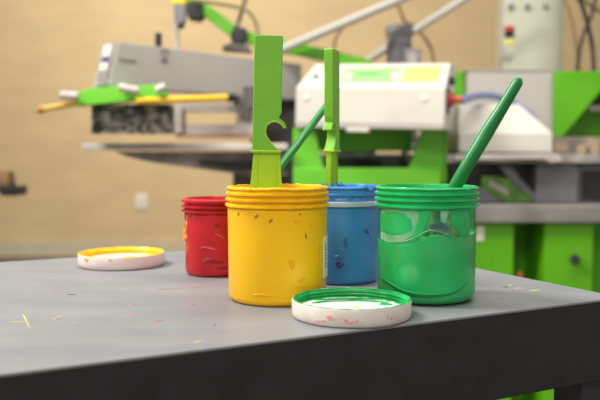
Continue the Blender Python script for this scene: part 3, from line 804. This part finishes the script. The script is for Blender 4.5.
# green frame
FG = 2.43
part('frame_leg', pprism([(293, 128), (312, 128), (316, 134), (319, 150), (324, 169), (324, 182), (293, 182)], FG, .02, .003), 'pgreen', cu, 'bright green leg plate')
part('frame_leg', pprism([(424, 128), (443, 128), (443, 183), (407, 183), (407, 172), (413, 158), (417, 142)], FG, .02, .003), 'pgreen', cu, 'bright green leg plate')
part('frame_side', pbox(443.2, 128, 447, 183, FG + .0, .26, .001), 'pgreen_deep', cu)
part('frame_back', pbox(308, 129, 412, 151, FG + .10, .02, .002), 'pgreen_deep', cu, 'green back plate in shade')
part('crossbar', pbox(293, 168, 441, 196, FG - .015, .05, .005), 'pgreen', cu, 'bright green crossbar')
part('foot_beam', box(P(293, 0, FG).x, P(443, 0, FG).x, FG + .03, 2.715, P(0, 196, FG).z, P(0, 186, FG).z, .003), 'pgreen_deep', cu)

# blue hose from the plug
hp = [pr + pd * .044, P(480, 95.5, 2.58), P(497, 97, 2.72), P(512, 103, 2.83), P(528, 113, 2.83), P(537, 124, 2.83)]
tag(part('air_hose', tube(curve_pts(hp), .0125, 12), 'bluehose'), 'blue air hose from the red plug behind the white cover', 'hose')

# ------------------------------------------------------------ right-hand machine
ga = P(442, 222, 2.36); gb = P(594, 222, 2.36)
gc = thing('base_cabinet', ((ga.x + gb.x) / 2, 2.6, 0), 'bright green steel base cabinet with black knob, right behind the table', 'cabinet')
xa = P(516, 120, 2.36).x; xb = P(547, 120, 2.36).x  # gap shaped between the front panels so a shaded stripe forms there
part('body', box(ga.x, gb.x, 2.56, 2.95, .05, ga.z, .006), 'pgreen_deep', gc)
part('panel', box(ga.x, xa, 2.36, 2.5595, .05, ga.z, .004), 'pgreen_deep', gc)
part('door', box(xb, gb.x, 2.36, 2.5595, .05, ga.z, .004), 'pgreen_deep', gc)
part('plinth', box(ga.x + .02, gb.x - .02, 2.40, 2.93, 0, .05), 'black', gc)
part('knob', cyl(P(575, 259, 2.362), P(575, 259, 2.335), .0145, 24, .004), 'black', gc)
part('label_plate', pbox(476, 226, 484, 241, 2.357, .004, 0), 'label', gc)
part('worktop', box(ga.x - .02, gb.x + .40, 2.33, 3.0, ga.z + .0005, P(0, 206, 2.33).z, .004), 'worktop', gc, 'pale grey steel top')
part('side_cabinet', box(gb.x + .012, gb.x + .40, 2.50, 2.95, .0, ga.z - .0005, .004), 'pgreen_deep', gc)
part('indicator', cyl(P(520, 274, 2.361), P(520, 274, 2.352), .006, 12), 'redplug', gc)
wz = P(0, 206, 2.33).z + .0005
dz0 = P(0, 163, 2.42).z; dz1 = P(0, 154.5, 2.42).z
mb = thing('print_station', (P(540, 120, 2.5).x, 2.7, wz), 'grey machine body with dark opening on the green cabinet', 'machine')
def mbox(px0, px1, Y, dep, z0, z1, bev, name, m, lab=None):
    return part(name, box(P(px0, 0, Y).x, P(px1, 0, Y).x, Y, Y + dep, z0, z1, bev), m, mb, lab)
mbox(470, 545, 2.52, .4, wz, dz0 - .001, .004, 'recess', 'darkmetal')
mbox(540, 583, 2.44, .4, wz, dz0 - .001, .006, 'panel', 'midgrey', 'mid grey side panel')
mbox(583, 640, 2.46, .4, wz, dz0 - .001, .006, 'panel', 'midgrey')
mbox(587, 620, 2.452, .01, P(0, 200, 2.452).z, P(0, 171, 2.452).z, .004, 'window', 'black', 'dark window')
mbox(452, 470, 2.50, .4, wz, dz0 - .001, .004, 'panel', 'darkmetal')
# tapered green plate with worn white lettering
part('name_plate', pprism([(482, 176), (496, 176), (515, 180), (528, 191), (536, 202), (506, 202), (493, 195), (482, 187)], 2.46, .03, .003), 'eco', mb, 'green tapered plate with worn white lettering')
bm = bmesh.new()
for i in range(5):
    x = 490 + i * 3.8; y = 179.5 + i * 2.1
    pprism([(x, y), (x + 2.8, y + 1.4), (x + 2.4, y + 8), (x - .4, y + 6.4)], 2.455, .006, .0004, bm)
part('lettering', bm, 'pallet', mb)
part('bracket', pprism([(498, 166), (512, 166), (520, 178), (542, 201.5), (536, 202), (512, 182), (504, 172)], 2.45, .02, .002), 'midgrey', mb)
part('bracket', pprism([(478, 186), (484, 188), (494, 196), (504, 202), (478, 202)], 2.45, .02, .002), 'midgrey', mb)
mbox(449, 640, 2.42, .66, dz0, dz1, .003, 'deck', 'silver', 'pale steel deck')
part('deck_lip', pprism([(455, 154.5), (556, 153.5), (562, 157), (562, 161), (552, 163), (544, 159), (455, 160)], 2.38, .04, .002), 'pallet', mb)
mbox(447, 554, 2.46, .4, dz1 + .0005, dz1 + .004, .0, 'gasket', 'black')

# white cover
z1 = dz1 + .0045
wc = P(459, 120, 2.48).x, P(553, 120, 2.48).x
zs = P(0, 133, 2.48).z
bm = bmesh.new()
base = [(wc[0], 2.48, z1), (wc[1], 2.48, z1), (wc[1], 2.80, z1), (wc[0], 2.80, z1)]
mid = [(wc[0], 2.48, zs), (wc[1], 2.48, zs), (wc[1], 2.80, zs), (wc[0], 2.80, zs)]
zz = P(0, 104, 2.60).z
top = [(P(459, 120, 2.6).x, 2.60, zz), (P(519, 120, 2.6).x, 2.60, zz), (P(519, 120, 2.6).x, 2.78, zz), (P(459, 120, 2.6).x, 2.78, zz)]
vs = [[bm.verts.new(c) for c in r] for r in (base, mid, top)]
bm.faces.new(vs[0][::-1]); bm.faces.new(vs[2])
for r in range(2):
    for k in range(4): bm.faces.new((vs[r][k], vs[r][(k + 1) % 4], vs[r + 1][(k + 1) % 4], vs[r + 1][k]))
finish(bm); bevel_all(bm, .004, 2, 15)
tag(part('machine_cover', bm, 'white_enamel', ang=10), 'white sloped machine cover right of the control box', 'cover')

# grey box behind it
gx = thing('junction_box', P(510, 150, 2.86), 'plain light grey metal box behind the white cover', 'box')
part('body', box(P(467, 120, 2.86).x, P(554, 120, 2.86).x, 2.86, 3.0, dz1 + .0005, P(0, 71, 2.86).z, .004), 'greybox', gx)
part('lid', box(P(466.5, 0, 2.86).x, P(553.5, 0, 2.86).x, 2.855, 3.065, P(0, 71, 2.86).z, P(0, 69.5, 2.86).z, .002), 'greybox', gx)

# green gusset arm at the far right and its tray
gs = thing('green_bracket', P(600, 150, 2.80), 'large bright green triangular bracket at the right edge', 'bracket')
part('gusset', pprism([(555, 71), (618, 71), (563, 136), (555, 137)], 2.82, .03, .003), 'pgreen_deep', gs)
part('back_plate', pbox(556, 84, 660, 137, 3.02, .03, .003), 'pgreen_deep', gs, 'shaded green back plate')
part('shade_flange', box(P(566, 71, 2.82).x, P(680, 71, 2.82).x, 2.851, 3.05, P(0, 75, 2.82).z, P(0, 71, 2.82).z, .002), 'pgreen_deep', gs)  # added flange, blocks light so the back plate falls into shade
part('rail', pbox(590, 105, 660, 111, 2.88, .08, .003), 'silver', gs)
part('inner_block', pbox(592, 92, 660, 104, 2.88, .06, .003), 'black', gs)
tr = thing('ink_tray', P(600, 153, 2.78), 'brown speckled ink tray below the green bracket', 'tray')
part('tray', box(P(556, 120, 2.72).x, P(680, 120, 2.72).x, 2.72, 2.815, dz1 + .0005, P(0, 137.5, 2.72).z, .003), 'speck', tr)
for px in (578, 592): part('wooden_block', pbox(px, 145, px + 8, 154, 2.70, .019, .002), 'wood_tan', tr)
tag(part('green_upright', pbox(455.5, 72, 463.5, 150, 2.90, .05, .003), 'pgreen_deep'), 'narrow green upright between control box and grey box', 'upright')

# tall cream electrical cabinet
cy0 = P(503, 30, 3.3).x; cy1 = P(569, 30, 3.3).x
ec = thing('electrical_cabinet', ((cy0 + cy1) / 2, 3.4, 0), 'tall cream electrical cabinet with red switch and rounded side', 'cabinet')
bm = bmesh.new(); outl2 = [(cy0, 3.3), (cy0 + .105, 3.3)]
rx = cy1 - cy0 - .105
for k in range(1, 13):
    t = k / 12 * math.pi / 2
    outl2.append((cy0 + .105 + rx * math.sin(t), 3.3 + .09 * (1 - math.cos(t))))
outl2 += [(cy1, 3.40), (cy0, 3.40)]
lo = [bm.verts.new((x, y, 0)) for x, y in outl2]; hi = [bm.verts.new((x, y, 1.95)) for x, y in outl2]
bm.faces.new(lo[::-1]); bm.faces.new(hi)
for k in range(len(lo)): bm.faces.new((lo[k], lo[(k + 1) % len(lo)], hi[(k + 1) % len(lo)], hi[k]))
part('body', bm, 'cream', ec)
part('switch_plate', pbox(505, 26, 514, 37, 3.292, .008, .002), 'black', ec)
part('switch', pbox(505.5, 25.5, 513, 31, 3.284, .012, .003), 'redplug', ec, 'red main switch')
part('yellow_tag', pbox(505, 39.5, 514, 45, 3.296, .004, 0), 'scr_yellow', ec)
part('paper_tag', pbox(506, 47, 516, 53, 3.296, .004, 0), 'label', ec)
part('printed_text', pbox(503, 58, 513, 60, 3.298, .003, 0), 'motor', ec)
for px in (511, 527.5): part('pilot_lamp', cyl(P(px, 6.5, 3.302), P(px, 6.5, 3.285), .012, 16, .002), 'motor', ec)
part('pilot_lamp', cyl(P(545.5, 6.5, 3.40), P(545.5, 6.5, 3.30), .012, 16, .002), 'motor', ec)

# ------------------------------------------------------------ motor, pipes, boom
mt = P(400, 66, 2.90); ztop = P(0, 25, 2.9).z; zc = 1.24
zc = P(0, 70, 2.80).z
mo = thing('electric_motor', (mt.x, 2.93, zc), 'grey upright electric motor on the press column', 'motor')
prof = [(0, 0), (.052, 0), (.052, .012), (.046, .014)]
hh = ztop - zc
for k in range(8):
    z = .03 + k * .011; prof += [(.044, z), (.049, z + .002), (.049, z + .005), (.044, z + .007)]
prof += [(.048, hh - .035), (.053, hh - .03), (.053, hh - .010), (.048, hh), (0, hh)]
part('housing', lathe(prof, mt.x, 2.93, zc, 40), 'motor', mo)
q = P(414, 48, 2.86)
part('terminal_box', box(q.x - .035, q.x + .028, 2.86, 2.93, zc + .01, q.z, .005), 'motor', mo)
part('name_plate', box(q.x - .02, q.x + .01, 2.856, 2.862, zc + .03, q.z - .015, .001), 'silver', mo)

def pipe(p0, p1, r, label, m='pipe', group='diagonal pipes above the press'):
    t = thing('support_pipe', p0, label, 'pipe', group)
    part('tube', tube([p0, p1], r, 20), m, t)
    dd = (p1 - p0).normalized()
    part('end_fitting', tube([p0 - dd * .012, p0 + dd * .05], r * 1.25, 20), 'silver', t)
    return t
pA = P(262, 52, 2.79)
pipe(Vector((pA.x, pA.y, HZ1 + .012)), P(440, -18, 2.79), .0165, 'thick pale pipe slanting up from the grey print arm')
pipe(P(346, 74, 3.05), P(500, -24, 3.05), .0150, 'pale pipe slanting up behind the motor')

bo = thing('green_boom', P(355, 64, 2.86), 'bright green slanted boom with black clamps above the grey arm', 'boom')
bpts = [P(180, -6, 2.86), P(200, 6, 2.86), P(234, 32, 2.86), P(262, 43, 2.86), P(300, 50, 2.86), P(370, 66, 2.88)]
def barbox(pts, h, t, name, m):
    bm = bmesh.new(); rings = []
    for i, p in enumerate(pts):
        dd = (pts[min(i + 1, len(pts) - 1)] - pts[max(i - 1, 0)]); up = Vector((-dd.z, 0, dd.x)).normalized()
        rings.append([bm.verts.new(p + up * h + Vector((0, -t, 0))), bm.verts.new(p + up * h + Vector((0, t, 0))), bm.verts.new(p - up * h + Vector((0, t, 0))), bm.verts.new(p - up * h + Vector((0, -t, 0)))])
    for i in range(len(rings) - 1):
        for k in range(4): bm.faces.new((rings[i][k], rings[i][(k + 1) % 4], rings[i + 1][(k + 1) % 4], rings[i + 1][k]))
    bm.faces.new(rings[0]); bm.faces.new(rings[-1][::-1])
    finish(bm); bevel_all(bm, .003, 2)
    return part(name, bm, m, bo)
barbox(bpts, .021, .02, 'beam', 'pgreen_deep')
part('clamp', pprism([(186, 2), (202, 0), (203, 14), (198, 19), (187, 17)], 2.82, .09, .004), 'black', bo)
part('clamp', pprism([(234, 26), (246, 28), (248, 36), (241, 44), (231, 41), (230, 34)], 2.82, .09, .004), 'black', bo)
part('mount', pprism([(222, 46), (232, 42), (248, 45), (252, 52), (222, 50)], 2.78, .06, .003), 'darkmetal', bo)
part('rod', tube([P(247, -6, 2.83), P(236, 30, 2.83)], .0075, 12), 'darkmetal', bo)
tag(part('air_hose', tube(curve_pts([P(190, 1, 2.79), P(205, 2, 2.79), P(240, 8, 2.79), P(252, 16, 2.79), P(257.5, 30, 2.79), P(258, 46, 2.77)]), .0058, 10), 'hose_olive'), 'thin dark olive hose curving over the green boom', 'hose')

po = thing('support_pole', P(176.5, 48, 2.62), 'thin white pole above the arm carrying a grey air regulator', 'pole')
k = P(176.5, 48, 2.62)
part('tube', cyl(Vector((k.x, k.y, HZ1 - .001)), Vector((k.x, k.y, P(0, -20, 2.62).z)), .0095, 16), 'pipe', po)
part('regulator', pprism([(173, 4), (185, 4), (184.5, 20), (181, 24), (175, 23)], 2.57, .045, .004), 'motor', po)
part('regulator_cap', pbox(172, -6, 185, 4, 2.57, .045, .004), 'yellow_tool', po, 'yellow cap')
part('drain', pprism([(177, 22), (184, 22), (183, 28), (178, 28)], 2.58, .025, .002), 'black', po)

# cables
tag(part('power_cable', tube(curve_pts([P(384, -5, 3.1), P(398, 6, 3.1), P(405, 22, 3.12), P(414, 26, 3.12), P(430, 46, 3.12), P(434, 66, 3.12), P(434, 80, 3.12)]), .0062, 8), 'brown'), 'thin brown cable hanging behind the grey motor', 'cable', 'hanging cables')
tag(part('power_cable', tube(curve_pts([P(357, 14, 2.98), P(346, 24, 2.98), P(336, 38, 2.98), P(334, 52, 2.98), P(336, 74, 2.95)]), .0052, 8), 'brown'), 'thin cable looping down from the pale pipe behind the control box', 'cable', 'hanging cables')
tag(part('power_cable', tube(curve_pts([P(577, -6, 3.0), P(583, 8, 3.0), P(590, 34, 3.0), P(593, 54, 3.0), P(594, 76, 2.95)]), .0085, 10), 'black'), 'thick black cable hanging at the right edge', 'cable', 'hanging cables')
tag(part('power_cable', tube(curve_pts([P(596, -6, 3.06), P(592, 14, 3.06), P(583, 36, 3.06), P(579, 56, 3.06), P(578, 78, 2.97)]), .0070, 10), 'black'), 'black cable crossing behind the thicker one', 'cable', 'hanging cables')
tag(part('power_cable', tube(curve_pts([P(562, -5, 3.1), P(570, 14, 3.1), P(575, 38, 3.1), P(577, 60, 3.1), P(574, 78, 3.1)]), .0048, 8), 'brown'), 'thin brown cable beside the cream cabinet', 'cable', 'hanging cables')
tag(part('air_hose', tube(curve_pts([P(580, -6, 3.2), P(590, 5, 3.2), P(612, 18, 3.2)]), .0085, 10), 'hose_olive'), 'short olive hose across the top right corner', 'hose')

# wall socket
so = thing('wall_socket', P(141, 202, WY - .02), 'small white wall socket on the tan back wall', 'socket')
a = P(135.5, 194, WY - .02); b = P(147, 209, WY - .02)
part('plate', box(a.x, b.x, WY - .022, WY - .0005, b.z, a.z, .006), 'socket', so)
part('rocker', box(a.x + .03, b.x - .03, WY - .030, WY - .021, b.z + .03, a.z - .03, .003), 'white_enamel', so)

# brown roll at the left edge, on its stand
ro = thing('paper_roll', P(-10, 183, 3.6), 'brown roll with dark end at the left edge', 'roll')
r0 = P(-90, 182, 3.6); r1 = P(12, 182, 3.6)
part('roll', cyl(r0, r1, .052, 32, .006), 'brown', ro)
part('end_cap', pbox(0, 186.5, 17, 196, 3.52, .14, .006), 'black', ro)
part('end_knob', cyl(r1, r1 + Vector((.014, 0, 0)), .016, 20, .004), 'darkmetal', ro)
part('stand', box(r0.x + .02, r0.x + .06, 3.58, 3.62, 0, r0.z - .05, .003), 'darkmetal', ro)
part('stand_foot', box(r0.x - .1, r0.x + .18, 3.45, 3.75, 0, .02, .003), 'darkmetal', ro)
